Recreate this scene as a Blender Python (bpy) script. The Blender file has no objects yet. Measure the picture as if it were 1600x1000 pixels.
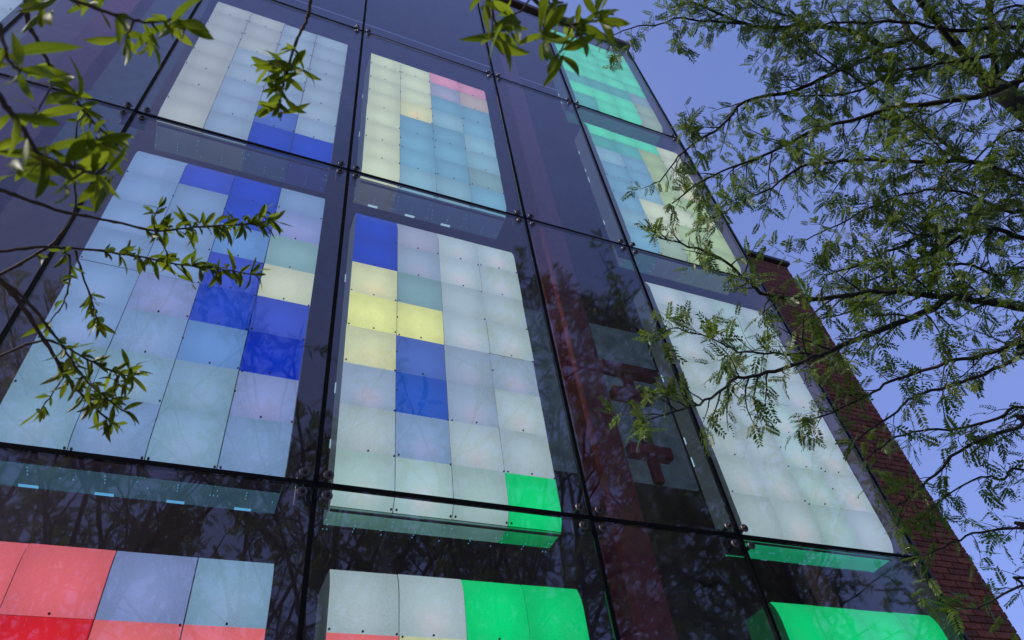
import bpy, bmesh, math, random
import numpy as np
from mathutils import Vector, Matrix

# ------------------------------------------------------------------ camera, sky, sun, exposure
scene = bpy.context.scene
col = scene.collection
CAM_POS = np.array((0.0, -3.0, 1.6))
FPX = 1101.63                                    # focal length in pixels of a 1600 px wide picture
R = np.array(((0.92057998, -0.37382953, -0.11306628),
              (0.2027398, 0.70485647, -0.6797602),
              (0.33380993, 0.6028506, 0.72466688)))   # world -> camera (x right, y down, z forward)
cam = bpy.data.cameras.new('camera')
cam.sensor_width = 36.0
cam.lens = FPX / 1600.0 * 36.0
cam.clip_start = 0.05
cam.clip_end = 2000.0
cam.dof.use_dof = True
cam.dof.focus_distance = 5.0
cam.dof.aperture_fstop = 6.8
cam_ob = bpy.data.objects.new('camera', cam)
col.objects.link(cam_ob)
_rt = R.T
cam_ob.matrix_world = Matrix(((_rt[0, 0], -_rt[0, 1], -_rt[0, 2], CAM_POS[0]),
                              (_rt[1, 0], -_rt[1, 1], -_rt[1, 2], CAM_POS[1]),
                              (_rt[2, 0], -_rt[2, 1], -_rt[2, 2], CAM_POS[2]),
                              (0, 0, 0, 1)))
scene.camera = cam_ob

SUN_ELEV, SUN_AZ = math.radians(40), math.radians(265)   # azimuth clockwise from +Y
world = bpy.data.worlds.new('World')
scene.world = world
world.use_nodes = True
wn, wl = world.node_tree.nodes, world.node_tree.links
wn.clear()
w_out = wn.new('ShaderNodeOutputWorld')
w_bg = wn.new('ShaderNodeBackground')
w_sky = wn.new('ShaderNodeTexSky')
w_sky.sky_type = 'NISHITA'
w_sky.sun_disc = False
w_sky.sun_elevation = SUN_ELEV
w_sky.sun_rotation = SUN_AZ
w_sky.air_density = 1.0
w_sky.dust_density = 0.0
w_sky.altitude = 3500
w_sky.ozone_density = 2.0
w_mix = wn.new('ShaderNodeMix')
w_mix.data_type = 'RGBA'
w_mix.blend_type = 'MULTIPLY'
w_mix.inputs['Factor'].default_value = 1.0
w_mix.inputs['B'].default_value = (0.64, 0.76, 1.40, 1)
w_gam = wn.new('ShaderNodeGamma')                 # evens the sky out, as thin high haze does
w_gam.inputs['Gamma'].default_value = 0.4
wl.new(w_sky.outputs['Color'], w_gam.inputs['Color'])
wl.new(w_gam.outputs['Color'], w_mix.inputs['A'])
# thin, uneven veil of high cloud over the whole sky
w_tc = wn.new('ShaderNodeTexCoord')
w_nz = wn.new('ShaderNodeTexNoise')
w_nz.inputs['Scale'].default_value = 2.6
w_nz.inputs['Detail'].default_value = 6
w_nz.inputs['Roughness'].default_value = 0.55
w_nz.inputs['Distortion'].default_value = 0.6
wl.new(w_tc.outputs['Generated'], w_nz.inputs['Vector'])
w_rp = wn.new('ShaderNodeMapRange')
w_rp.inputs['From Min'].default_value = 0.38
w_rp.inputs['From Max'].default_value = 0.78
w_rp.inputs['To Max'].default_value = 0.5
wl.new(w_nz.outputs['Fac'], w_rp.inputs['Value'])
w_cl = wn.new('ShaderNodeMix')
w_cl.data_type = 'RGBA'
w_cl.inputs['B'].default_value = (0.72, 0.78, 1.68, 1)
wl.new(w_rp.outputs['Result'], w_cl.inputs['Factor'])
wl.new(w_mix.outputs['Result'], w_cl.inputs['A'])
wl.new(w_cl.outputs['Result'], w_bg.inputs['Color'])
w_bg.inputs['Strength'].default_value = 0.15
wl.new(w_bg.outputs['Background'], w_out.inputs['Surface'])

sun = bpy.data.lights.new('sun', 'SUN')
sun.energy = 1.6
sun.angle = math.radians(10)
sun.color = (1.0, 0.93, 0.84)
sun_ob = bpy.data.objects.new('sun', sun)
col.objects.link(sun_ob)
_sd = Vector((math.sin(SUN_AZ) * math.cos(SUN_ELEV), math.cos(SUN_AZ) * math.cos(SUN_ELEV), math.sin(SUN_ELEV)))
sun_ob.rotation_euler = _sd.to_track_quat('Z', 'Y').to_euler()
sun_ob.location = _sd * 40

vs = scene.view_settings
vs.view_transform = 'Standard'
vs.look = 'None'
vs.exposure = 1.3
vs.gamma = 1.0
vs.use_curve_mapping = False
scene.cycles.use_denoising = True
scene.cycles.max_bounces = 10
scene.cycles.transparent_max_bounces = 24
scene.cycles.glossy_bounces = 4
scene.cycles.caustics_reflective = False
scene.cycles.caustics_refractive = False

rng = random.Random(11)


def ray_point(px, py, dist):
    """world point seen at a photograph pixel, dist metres from the lens"""
    d = _rt @ np.array(((px - 800) / FPX, (py - 500) / FPX, 1.0))
    return CAM_POS + d / np.linalg.norm(d) * dist


def to_pixel(p):
    c = R @ (np.asarray(p, float) - CAM_POS)
    if c[2] < 0.05:
        return (-9999, -9999)
    return 800 + FPX * c[0] / c[2], 500 + FPX * c[1] / c[2]


# ------------------------------------------------------------------ object helpers
def tag(o, label=None, cat=None, group=None, kind=None):
    if label: o['label'] = label
    if cat: o['category'] = cat
    if group: o['group'] = group
    if kind: o['kind'] = kind
    return o


def empty(name, loc, label, cat, group=None):
    o = bpy.data.objects.new(name, None)
    o.empty_display_size = 0.2
    o.location = loc
    col.objects.link(o)
    return tag(o, label, cat, group)


def link(name, me, parent=None, loc=(0, 0, 0), rot=(0, 0, 0), scale=(1, 1, 1)):
    o = bpy.data.objects.new(name, me)
    col.objects.link(o)
    if parent is not None:
        o.parent = parent
    o.location = loc
    o.rotation_euler = rot
    o.scale = scale
    return o


class MB:
    """collects vertices and faces for one mesh"""
    def __init__(self):
        self.v, self.f = [], []

    def add(self, vs_, fs_):
        n = len(self.v)
        self.v.extend([tuple(p) for p in vs_])
        self.f.extend([tuple(i + n for i in f) for f in fs_])

    def box(self, x0, x1, y0, y1, z0, z1):
        self.add([(x0, y0, z0), (x1, y0, z0), (x1, y1, z0), (x0, y1, z0),
                  (x0, y0, z1), (x1, y0, z1), (x1, y1, z1), (x0, y1, z1)],
                 [(0, 3, 2, 1), (4, 5, 6, 7), (0, 1, 5, 4), (1, 2, 6, 5), (2, 3, 7, 6), (3, 0, 4, 7)])

    def cyl(self, c, axis, r0, r1, h, n=12):
        c = Vector(c); a = Vector(axis).normalized()
        u = a.orthogonal().normalized(); w = a.cross(u)
        vv = []
        for k, r in ((0, r0), (h, r1)):
            for i in range(n):
                t = 2 * math.pi * i / n
                vv.append(c + a * k + (u * math.cos(t) + w * math.sin(t)) * r)
        ff = [(i, (i + 1) % n, n + (i + 1) % n, n + i) for i in range(n)]
        ff += [tuple(range(n - 1, -1, -1)), tuple(range(n, 2 * n))]
        self.add(vv, ff)

    def tube(self, pts, radii, n=6):
        pts = [Vector(p) for p in pts]
        if len(pts) < 2:
            return
        vv, ff = [], []
        prev = None
        for i, p in enumerate(pts):
            d = (pts[min(i + 1, len(pts) - 1)] - pts[max(i - 1, 0)])
            if d.length < 1e-9:
                d = Vector((0, 0, 1))
            d.normalize()
            u = (prev - d * prev.dot(d)) if prev is not None else d.orthogonal()
            if u.length < 1e-6:
                u = d.orthogonal()
            u.normalize(); prev = u
            w = d.cross(u)
            for k in range(n):
                t = 2 * math.pi * k / n
                vv.append(p + (u * math.cos(t) + w * math.sin(t)) * radii[i])
        for i in range(len(pts) - 1):
            for k in range(n):
                a, b = i * n + k, i * n + (k + 1) % n
                ff.append((a, b, b + n, a + n))
        ff.append(tuple(range(n - 1, -1, -1)))
        ff.append(tuple((len(pts) - 1) * n + k for k in range(n)))
        self.add(vv, ff)

    def mesh(self, name, material=None, smooth=False, bevel=0.0):
        me = bpy.data.meshes.new(name)
        me.from_pydata(self.v, [], self.f)
        if bevel > 0:
            bm = bmesh.new(); bm.from_mesh(me)
            bmesh.ops.bevel(bm, geom=list(bm.edges), offset=bevel, segments=1, affect='EDGES', clamp_overlap=True)
            bm.to_mesh(me); bm.free()
        if material is not None:
            me.materials.append(material)
        if smooth:
            me.polygons.foreach_set('use_smooth', [True] * len(me.polygons))
        me.update()
        return me

    def build(self, name, material, parent=None, loc=(0, 0, 0), smooth=False, bevel=0.0):
        return link(name, self.mesh(name, material, smooth, bevel), parent, loc)


# ------------------------------------------------------------------ materials
def lin(c):
    return tuple(((x / 255) / 12.92 if x / 255 <= 0.04045 else ((x / 255 + 0.055) / 1.055) ** 2.4) for x in c)


def new_mat(name):
    m = bpy.data.materials.new(name)
    m.use_nodes = True
    nt = m.node_tree
    nt.nodes.clear()
    out = nt.nodes.new('ShaderNodeOutputMaterial')
    return m, nt.nodes, nt.links, out


def rough_mat(name, c, rough=0.6, metal=0.0, vary=0.25, scale=8.0, bump=0.1, spec=0.5, per_object=0.0):
    m, n, l, out = new_mat(name)
    p = n.new('ShaderNodeBsdfPrincipled')
    p.inputs['Roughness'].default_value = rough
    p.inputs['Metallic'].default_value = metal
    p.inputs['Specular IOR Level'].default_value = spec
    tc = n.new('ShaderNodeTexCoord')
    nz = n.new('ShaderNodeTexNoise')
    nz.inputs['Scale'].default_value = scale
    nz.inputs['Detail'].default_value = 8
    nz.inputs['Roughness'].default_value = 0.65
    l.new(tc.outputs['Object'], nz.inputs['Vector'])
    ramp = n.new('ShaderNodeValToRGB')
    ramp.color_ramp.elements[0].position = 0.3
    ramp.color_ramp.elements[1].position = 0.72
    ramp.color_ramp.elements[0].color = tuple(x * (1 - vary) for x in c) + (1,)
    ramp.color_ramp.elements[1].color = tuple(min(1, x * (1 + vary)) for x in c) + (1,)
    l.new(nz.outputs['Fac'], ramp.inputs['Fac'])
    last = ramp.outputs['Color']
    if per_object > 0:
        oi = n.new('ShaderNodeObjectInfo')
        hs = n.new('ShaderNodeHueSaturation')
        mr = n.new('ShaderNodeMapRange')
        mr.inputs['To Min'].default_value = 1 - per_object
        mr.inputs['To Max'].default_value = 1 + per_object
        l.new(oi.outputs['Random'], mr.inputs['Value'])
        l.new(mr.outputs['Result'], hs.inputs['Value'])
        l.new(last, hs.inputs['Color'])
        last = hs.outputs['Color']
    l.new(last, p.inputs['Base Color'])
    if bump > 0:
        b = n.new('ShaderNodeBump')
        b.inputs['Strength'].default_value = bump
        b.inputs['Distance'].default_value = 0.02
        l.new(nz.outputs['Fac'], b.inputs['Height'])
        l.new(b.outputs['Normal'], p.inputs['Normal'])
    l.new(p.outputs['BSDF'], out.inputs['Surface'])
    return m


def glass_mat(name, tint, ior, wave=0.0016):
    """thin architectural glazing: clear tinted transmission, Fresnel mirror on both faces"""
    m, n, l, out = new_mat(name)
    tr = n.new('ShaderNodeBsdfTransparent')
    tr.inputs['Color'].default_value = tint + (1,)
    gl = n.new('ShaderNodeBsdfGlossy')
    gl.inputs['Roughness'].default_value = 0.012
    gl.inputs['Color'].default_value = (1.0, 0.94, 0.95, 1)
    geo = n.new('ShaderNodeNewGeometry')
    mr = n.new('ShaderNodeMapRange')
    mr.inputs['To Min'].default_value = ior
    mr.inputs['To Max'].default_value = 1.0 / ior
    l.new(geo.outputs['Backfacing'], mr.inputs['Value'])
    fr = n.new('ShaderNodeFresnel')
    l.new(mr.outputs['Result'], fr.inputs['IOR'])
    tc = n.new('ShaderNodeTexCoord')
    nz = n.new('ShaderNodeTexNoise')
    nz.inputs['Scale'].default_value = 1.3
    nz.inputs['Detail'].default_value = 3
    l.new(tc.outputs['Object'], nz.inputs['Vector'])
    b = n.new('ShaderNodeBump')
    b.inputs['Strength'].default_value = 1.0
    b.inputs['Distance'].default_value = wave
    l.new(nz.outputs['Fac'], b.inputs['Height'])
    l.new(b.outputs['Normal'], gl.inputs['Normal'])
    mx = n.new('ShaderNodeMixShader')
    l.new(fr.outputs['Fac'], mx.inputs['Fac'])
    l.new(tr.outputs['BSDF'], mx.inputs[1])
    l.new(gl.outputs['BSDF'], mx.inputs[2])
    # a thin film of dust and dried rain specks on the pane
    sp = n.new('ShaderNodeTexNoise')
    sp.inputs['Scale'].default_value = 190
    sp.inputs['Detail'].default_value = 2
    l.new(tc.outputs['Object'], sp.inputs['Vector'])
    cl = n.new('ShaderNodeTexNoise')
    cl.inputs['Scale'].default_value = 2.2
    cl.inputs['Detail'].default_value = 5
    mpv = n.new('ShaderNodeMapping')
    mpv.inputs['Scale'].default_value = (3.0, 1.0, 0.35)
    l.new(tc.outputs['Object'], mpv.inputs['Vector'])
    l.new(mpv.outputs['Vector'], cl.inputs['Vector'])
    ma = n.new('ShaderNodeMath'); ma.operation = 'MULTIPLY'
    l.new(sp.outputs['Fac'], ma.inputs[0]); l.new(cl.outputs['Fac'], ma.inputs[1])
    rp = n.new('ShaderNodeMapRange')
    rp.inputs['From Min'].default_value = 0.30
    rp.inputs['From Max'].default_value = 0.46
    rp.inputs['To Min'].default_value = 0.003
    rp.inputs['To Max'].default_value = 0.10
    l.new(ma.outputs['Value'], rp.inputs['Value'])
    du = n.new('ShaderNodeBsdfDiffuse')
    du.inputs['Color'].default_value = (0.5, 0.5, 0.52, 1)
    m2 = n.new('ShaderNodeMixShader')
    l.new(rp.outputs['Result'], m2.inputs['Fac'])
    l.new(mx.outputs['Shader'], m2.inputs[1])
    l.new(du.outputs['BSDF'], m2.inputs[2])
    l.new(m2.outputs['Shader'], out.inputs['Surface'])
    return m


TILE_GAIN = 0.57


def tile_mat(name, rgb, gain=1.0, hot=0.0, streak=0.10):
    """translucent acrylic tile with the glow of its backlight put into the emission"""
    c = tuple(x * gain * TILE_GAIN * k for x, k in zip(lin(rgb), (1.0, 1.03, 0.92)))
    m, n, l, out = new_mat(name)
    p = n.new('ShaderNodeBsdfPrincipled')
    p.inputs['Base Color'].default_value = (0.03, 0.031, 0.033, 1)
    p.inputs['Roughness'].default_value = 0.42
    p.inputs['Specular IOR Level'].default_value = 0.2
    tc = n.new('ShaderNodeTexCoord')
    oi = n.new('ShaderNodeObjectInfo')
    add = n.new('ShaderNodeVectorMath'); add.operation = 'MULTIPLY_ADD'
    l.new(oi.outputs['Random'], add.inputs[0])
    add.inputs[1].default_value = (40, 17, 29)
    l.new(tc.outputs['Object'], add.inputs[2])
    nz = n.new('ShaderNodeTexNoise')
    nz.inputs['Scale'].default_value = 9
    nz.inputs['Detail'].default_value = 6
    nz.inputs['Roughness'].default_value = 0.6
    l.new(add.outputs['Vector'], nz.inputs['Vector'])
    mr = n.new('ShaderNodeMapRange')
    mr.inputs['From Min'].default_value = 0.28
    mr.inputs['From Max'].default_value = 0.75
    mr.inputs['To Min'].default_value = 1 - streak
    mr.inputs['To Max'].default_value = 1 + streak
    l.new(nz.outputs['Fac'], mr.inputs['Value'])
    # fine grain of the frosted acrylic
    gz = n.new('ShaderNodeTexNoise')
    gz.inputs['Scale'].default_value = 160
    gz.inputs['Detail'].default_value = 2
    l.new(add.outputs['Vector'], gz.inputs['Vector'])
    gr = n.new('ShaderNodeMapRange')
    gr.inputs['From Min'].default_value = 0.3
    gr.inputs['From Max'].default_value = 0.7
    gr.inputs['To Min'].default_value = 0.95
    gr.inputs['To Max'].default_value = 1.05
    l.new(gz.outputs['Fac'], gr.inputs['Value'])
    mm = n.new('ShaderNodeMath'); mm.operation = 'MULTIPLY'
    l.new(mr.outputs['Result'], mm.inputs[0]); l.new(gr.outputs['Result'], mm.inputs[1])
    # each tile's lamp is a little brighter or weaker than its neighbours
    ov = n.new('ShaderNodeMapRange')
    ov.inputs['To Min'].default_value = 0.92
    ov.inputs['To Max'].default_value = 1.07
    l.new(oi.outputs['Random'], ov.inputs['Value'])
    # backlight glow painted into the emission, strongest near the middle of the tile
    fd = n.new('ShaderNodeVectorMath'); fd.operation = 'DISTANCE'
    l.new(tc.outputs['Object'], fd.inputs[0])
    fd.inputs[1].default_value = (0.0, 0.0, -0.03)
    fm = n.new('ShaderNodeMapRange'); fm.interpolation_type = 'SMOOTHSTEP'
    fm.inputs['From Min'].default_value = 0.02
    fm.inputs['From Max'].default_value = 0.24
    fm.inputs['To Min'].default_value = 1.10
    fm.inputs['To Max'].default_value = 0.84
    l.new(fd.outputs['Value'], fm.inputs['Value'])
    m0 = n.new('ShaderNodeMath'); m0.operation = 'MULTIPLY'
    l.new(mm.outputs['Value'], m0.inputs[0]); l.new(fm.outputs['Result'], m0.inputs[1])
    mm = m0
    m3 = n.new('ShaderNodeMath'); m3.operation = 'MULTIPLY'
    l.new(mm.outputs['Value'], m3.inputs[0]); l.new(ov.outputs['Result'], m3.inputs[1])
    colour = n.new('ShaderNodeMix'); colour.data_type = 'RGBA'
    colour.inputs['A'].default_value = c + (1,)
    colour.inputs['B'].default_value = (min(c[0] * 1.45 + 0.05, 1.5), c[1] * 0.92, c[2] * 0.95, 1)
    if hot > 0:
        # pinkish hot spot painted into the emission colour, low on each tile
        mp = n.new('ShaderNodeVectorMath'); mp.operation = 'DISTANCE'
        l.new(tc.outputs['Object'], mp.inputs[0])
        mp.inputs[1].default_value = (0.0, 0.0, -0.09)
        hr = n.new('ShaderNodeMapRange')
        hr.interpolation_type = 'SMOOTHSTEP'
        hr.inputs['From Min'].default_value = 0.02
        hr.inputs['From Max'].default_value = 0.13
        hr.inputs['To Min'].default_value = hot
        hr.inputs['To Max'].default_value = 0.0
        l.new(mp.outputs['Value'], hr.inputs['Value'])
        hm = n.new('ShaderNodeMath'); hm.operation = 'MULTIPLY'
        l.new(hr.outputs['Result'], hm.inputs[0]); l.new(oi.outputs['Random'], hm.inputs[1])
        l.new(hm.outputs['Value'], colour.inputs['Factor'])
    else:
        colour.inputs['Factor'].default_value = 0.0
    l.new(colour.outputs['Result'], p.inputs['Emission Color'])
    l.new(m3.outputs['Value'], p.inputs['Emission Strength'])
    l.new(p.outputs['BSDF'], out.inputs['Surface'])
    return m


def leaf_mat(name, c, c2, trans=0.6, gloss=0.25, island=True):
    m, n, l, out = new_mat(name)
    tc = n.new('ShaderNodeTexCoord')
    mix = n.new('ShaderNodeMix'); mix.data_type = 'RGBA'
    mix.inputs['A'].default_value = c + (1,)
    mix.inputs['B'].default_value = c2 + (1,)
    if island:
        geo = n.new('ShaderNodeNewGeometry')
        l.new(geo.outputs['Random Per Island'], mix.inputs['Factor'])
    else:
        oi = n.new('ShaderNodeObjectInfo')
        l.new(oi.outputs['Random'], mix.inputs['Factor'])
    nz = n.new('ShaderNodeTexNoise')
    nz.inputs['Scale'].default_value = 60
    nz.inputs['Detail'].default_value = 4
    l.new(tc.outputs['Object'], nz.inputs['Vector'])
    hs = n.new('ShaderNodeHueSaturation')
    mr = n.new('ShaderNodeMapRange')
    mr.inputs['To Min'].default_value = 0.65
    mr.inputs['To Max'].default_value = 1.35
    l.new(nz.outputs['Fac'], mr.inputs['Value'])
    l.new(mr.outputs['Result'], hs.inputs['Value'])
    l.new(mix.outputs['Result'], hs.inputs['Color'])
    df = n.new('ShaderNodeBsdfDiffuse')
    l.new(hs.outputs['Color'], df.inputs['Color'])
    ts = n.new('ShaderNodeBsdfTranslucent')
    l.new(hs.outputs['Color'], ts.inputs['Color'])
    m1 = n.new('ShaderNodeMixShader')
    m1.inputs['Fac'].default_value = trans
    l.new(df.outputs['BSDF'], m1.inputs[1]); l.new(ts.outputs['BSDF'], m1.inputs[2])
    gl = n.new('ShaderNodeBsdfGlossy')
    gl.inputs['Roughness'].default_value = 0.4
    gl.inputs['Color'].default_value = (0.9, 0.9, 0.9, 1)
    lw = n.new('ShaderNodeLayerWeight')
    lw.inputs['Blend'].default_value = 0.2
    gm = n.new('ShaderNodeMath'); gm.operation = 'MULTIPLY'
    gm.inputs[1].default_value = gloss
    l.new(lw.outputs['Facing'], gm.inputs[0])
    m2 = n.new('ShaderNodeMixShader')
    l.new(gm.outputs['Value'], m2.inputs['Fac'])
    l.new(m1.outputs['Shader'], m2.inputs[1]); l.new(gl.outputs['BSDF'], m2.inputs[2])
    l.new(m2.outputs['Shader'], out.inputs['Surface'])
    return m


def emit_mat(name, rgb, strength):
    m, n, l, out = new_mat(name)
    p = n.new('ShaderNodeBsdfPrincipled')
    p.inputs['Base Color'].default_value = (0.2, 0.2, 0.2, 1)
    p.inputs['Emission Color'].default_value = lin(rgb) + (1,)
    p.inputs['Emission Strength'].default_value = strength
    l.new(p.outputs['BSDF'], out.inputs['Surface'])
    return m


M = {
    'glass': glass_mat('facade_glass', (0.86, 0.87, 0.90), 1.66),
    'seal': rough_mat('black_silicone', (0.006, 0.006, 0.007), 0.9, bump=0.05, spec=0.1),
    'fitting': rough_mat('fitting_steel', (0.10, 0.085, 0.085), 0.42, 0.5, scale=30),
    'bolt': rough_mat('bolt_steel', (0.13, 0.11, 0.115), 0.5, 0.6, scale=60, bump=0.02),
    'bolt_head': rough_mat('bolt_head_steel', (0.05, 0.045, 0.045), 0.4, 0.7, scale=60, bump=0.02),
    'interior': rough_mat('interior_render', (0.18, 0.12, 0.135), 0.85, vary=0.35, scale=3.0, bump=0.2),
    'interior_panel': rough_mat('grey_backing_panel', (0.26, 0.31, 0.36), 0.6, vary=0.2, scale=4.0),
    'maroon': rough_mat('maroon_steel_paint', (0.42, 0.085, 0.115), 0.5, vary=0.3, scale=10),
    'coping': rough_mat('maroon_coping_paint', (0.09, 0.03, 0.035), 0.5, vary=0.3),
    'acrylic': rough_mat('grey_acrylic', (0.24, 0.27, 0.30), 0.25, vary=0.12, scale=5, bump=0.0),
    'lip': rough_mat('mauve_lip', (0.16, 0.13, 0.19), 0.5, vary=0.15),
    'core': rough_mat('box_carcass', (0.05, 0.05, 0.055), 0.7),
    'screw': rough_mat('black_screw', (0.01, 0.01, 0.012), 0.4, 0.5),
    'brick': rough_mat('red_brick', (0.30, 0.082, 0.040), 0.85, vary=0.45, scale=26, bump=0.5, per_object=0.35),
    'mortar': rough_mat('mortar', (0.17, 0.085, 0.060), 0.95, vary=0.3, scale=40, bump=0.5),
    'dark_metal': rough_mat('dark_metal_coping', (0.04, 0.035, 0.04), 0.5),
    'bark': rough_mat('locust_bark', (0.022, 0.018, 0.016), 0.9, vary=0.5, scale=30, bump=0.6),
    'twig': rough_mat('brown_twig', (0.05, 0.03, 0.022), 0.8, vary=0.4, scale=60, bump=0.3),
    'locust_leaf': leaf_mat('locust_leaf', (0.070, 0.125, 0.018), (0.165, 0.225, 0.030)),
    'pear_leaf': leaf_mat('narrow_leaf', (0.105, 0.155, 0.010), (0.22, 0.28, 0.016), trans=0.68, gloss=0.12, island=False),
    'asphalt': rough_mat('asphalt', (0.05, 0.05, 0.052), 0.9, scale=60, bump=0.3),
    'paving': rough_mat('paving', (0.24, 0.23, 0.22), 0.85, scale=20, bump=0.2),
    'soil': rough_mat('lawn_soil', (0.05, 0.07, 0.025), 0.95, scale=14, bump=0.4),
}

# ------------------------------------------------------------------ ground
def sheet(name, x0, x1, y0, y1, z, mat):
    mb = MB(); mb.add([(x0, y0, z), (x1, y0, z), (x1, y1, z), (x0, y1, z)], [(0, 1, 2, 3)])
    return tag(mb.build(name, mat), kind='structure')


sheet('ground', -600, 600, -600, 600, 0.0, M['asphalt'])
mb = MB(); mb.box(-25, 25, -6.4, 0.9, -0.2, 0.0 + 0.004)
tag(mb.build('pavement', M['paving']), kind='structure')
sheet('lawn', -25, 25, -14, -6.41, 0.006, M['soil'])

# ------------------------------------------------------------------ the glass facade
VX = [-3.63, -2.12, -1.099, 0.4285, 1.949, 2.974, 4.470]
HZ = [0.06, 0.75, 3.658, 6.573, 9.428, 12.33]
facade = empty('glass_facade', (0.4, 0.0, 0.0), 'tall frameless glass facade with black joints and bolted steel fittings', 'facade')
F0 = Vector((0.4, 0, 0))
GAP = 0.0125
for i in range(len(VX) - 1):
    for j in range(len(HZ) - 1):
        w, h = VX[i + 1] - VX[i] - 2 * GAP, HZ[j + 1] - HZ[j] - 2 * GAP
        mb = MB(); mb.box(-w / 2, w / 2, -0.007, 0.007, -h / 2, h / 2)
        link('glass_pane', mb.mesh('glass_pane', M['glass']), facade,
             ((VX[i] + VX[i + 1]) / 2 - F0.x, 0, (HZ[j] + HZ[j + 1]) / 2),
             (rng.uniform(-.0016, .0016), 0, rng.uniform(-.0022, .0022)))
for j, z in enumerate(HZ[1:-1]):
    for i in range(len(VX) - 1):
        mb = MB(); mb.box(VX[i] + GAP, VX[i + 1] - GAP, -0.0095, 0.012, z - GAP + 0.0005, z + GAP - 0.0005)
        mb.build('joint_seal', M['seal'], facade, -F0)
for i, x in enumerate(VX):
    mb = MB(); mb.box(x - GAP + 0.0005, x + GAP - 0.0005, -0.0105, 0.013, HZ[0], HZ[-1])
    mb.build('joint_seal', M['seal'], facade, -F0)

# bolted fittings at the joint crossings
def washer_mesh():
    mb = MB()
    mb.cyl((0, -0.0075, 0), (0, -1, 0), 0.027, 0.024, 0.007, 20)
    return mb.mesh('washer', M['bolt'], False)


def head_mesh():
    mb = MB()
    mb.cyl((0, -0.0145, 0), (0, -1, 0), 0.013, 0.010, 0.012, 6)
    mb.cyl((0, 0.008, 0), (0, 1, 0), 0.012, 0.012, 0.07, 8)
    return mb.mesh('bolt_head', M['bolt_head'], False)


WASHER, HEAD = washer_mesh(), head_mesh()
def plate_mesh():
    mb = MB()
    mb.box(-0.085, 0.085, 0.070, 0.082, -0.085, 0.085)
    return mb.mesh('fitting_plate', M['fitting'], bevel=0.004)


PLATE = plate_mesh()
for x in VX[1:]:
    for z in HZ[1:-1]:
        fit = link('spider_fitting', PLATE, facade, (x - F0.x, 0, z))
        for sx in (-1, 1):
            if x == VX[-1] and sx > 0:
                continue
            for sz in (-1, 1):
                q = (sx * (0.061 + rng.uniform(-.003, .003)), 0, sz * (0.058 + rng.uniform(-.003, .003)))
                link('washer', WASHER, fit, q, (0, rng.uniform(0, 1), 0))
                link('bolt', HEAD, fit, q, (0, rng.uniform(0, 1), 0))

# top coping, end post, and the building behind
mb = MB(); mb.box(-3.7, 4.55, -0.06, 1.0, 12.345, 12.47)
mb.build('coping', M['coping'], facade, -F0, bevel=0.01)
mb = MB(); mb.box(4.486, 4.515, 0.031, 0.99, 0.0, 12.34)
mb.build('end_panel', M['interior'], facade, -F0)
mb = MB(); mb.box(4.4835, 4.512, -0.004, 0.030, 0.0, 12.34)
mb.build('end_post', M['dark_metal'], facade, -F0)
bw = empty('inner_wall', (0.4, 1.0, 0), 'dark rendered wall in shadow behind the light boxes', 'wall')
mb = MB(); mb.box(-4.1, 4.95, 0, 0.25, 0.0, 12.34)
mb.build('wall_face', M['interior'], bw, (0, 0, 0))

# ------------------------------------------------------------------ steel columns with brackets in the narrow bays
def column(x0, label, with_bracket=True, panel_z=4.35):
    y = 0.52
    t = empty('steel_column', (x0, y, 0), label, 'column', 'maroon steel columns in the narrow bays')
    mb = MB()
    mb.box(0.0, 0.235, 0.0, 0.014, 0, 12.3)
    mb.build('flange', M['maroon'], t)
    mb = MB(); mb.box(0.0, 0.235, 0.226, 0.24, 0, 12.3)
    mb.build('flange', M['maroon'], t)
    mb = MB(); mb.box(0.11, 0.125, 0.0145, 0.2255, 0, 12.3)
    mb.build('web', M['maroon'], t)
    if with_bracket:
        for (z, xa, xb) in ((5.52, 0.24, 0.80), (5.24, 0.29, 0.66), (4.67, 0.29, 0.66)):
            mb = MB(); mb.box(xa, xb, -0.02, 0.07, z - 0.05, z + 0.05)
            mb.build('bracket_arm', M['maroon'], t, bevel=0.006)
        mb = MB(); mb.box(0.44, 0.52, -0.0, 0.05, 4.40, 5.52)
        mb.build('bracket_post', M['maroon'], t, bevel=0.004)
    return t


column(2.475, 'maroon steel column with cross-shaped bracket between the middle and right light boxes')
column(-2.02, 'maroon steel column in the narrow bay at the far left', False)

# grey backing panels behind the columns with glowing slots along the edges
def backing(x0, x1, z0, z1, label, slot_xs):
    t = empty('backing_panel', (x0, 0.78, z0), label, 'panel', 'grey backing panels in the narrow bays')
    mb = MB(); mb.box(0, x1 - x0, 0, 0.02, 0, z1 - z0)
    mb.build('panel_sheet', M['panel_glow'], t)
    for sx in slot_xs:
        for k in range(int((z1 - z0) / 0.42)):
            mb = MB(); zz = 0.2 + k * 0.42
            mb.box(sx - x0 - 0.006, sx - x0 + 0.006, -0.008, -0.002, zz, zz + 0.15)
            mb.build('light_slot', M['slot'], t)
    return t


M['panel_glow'] = tile_mat('grey_panel_painted_glow', (118, 142, 178), 0.15, 0, 0.4)  # light from the boxes on these panels, put in as faint emission
M['slot'] = emit_mat('white_slot_light', (185, 225, 240), 0.36)
M['slot_dim'] = emit_mat('cyan_slot_light', (95, 170, 215), 0.5)
backing(2.10, 3.52, 4.58, 6.35, 'grey panel with small light slots behind the bracketed column', (2.62,))
backing(-2.05, -1.30, 6.9, 12.2, 'grey panel behind the column at the far left', ())

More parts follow.
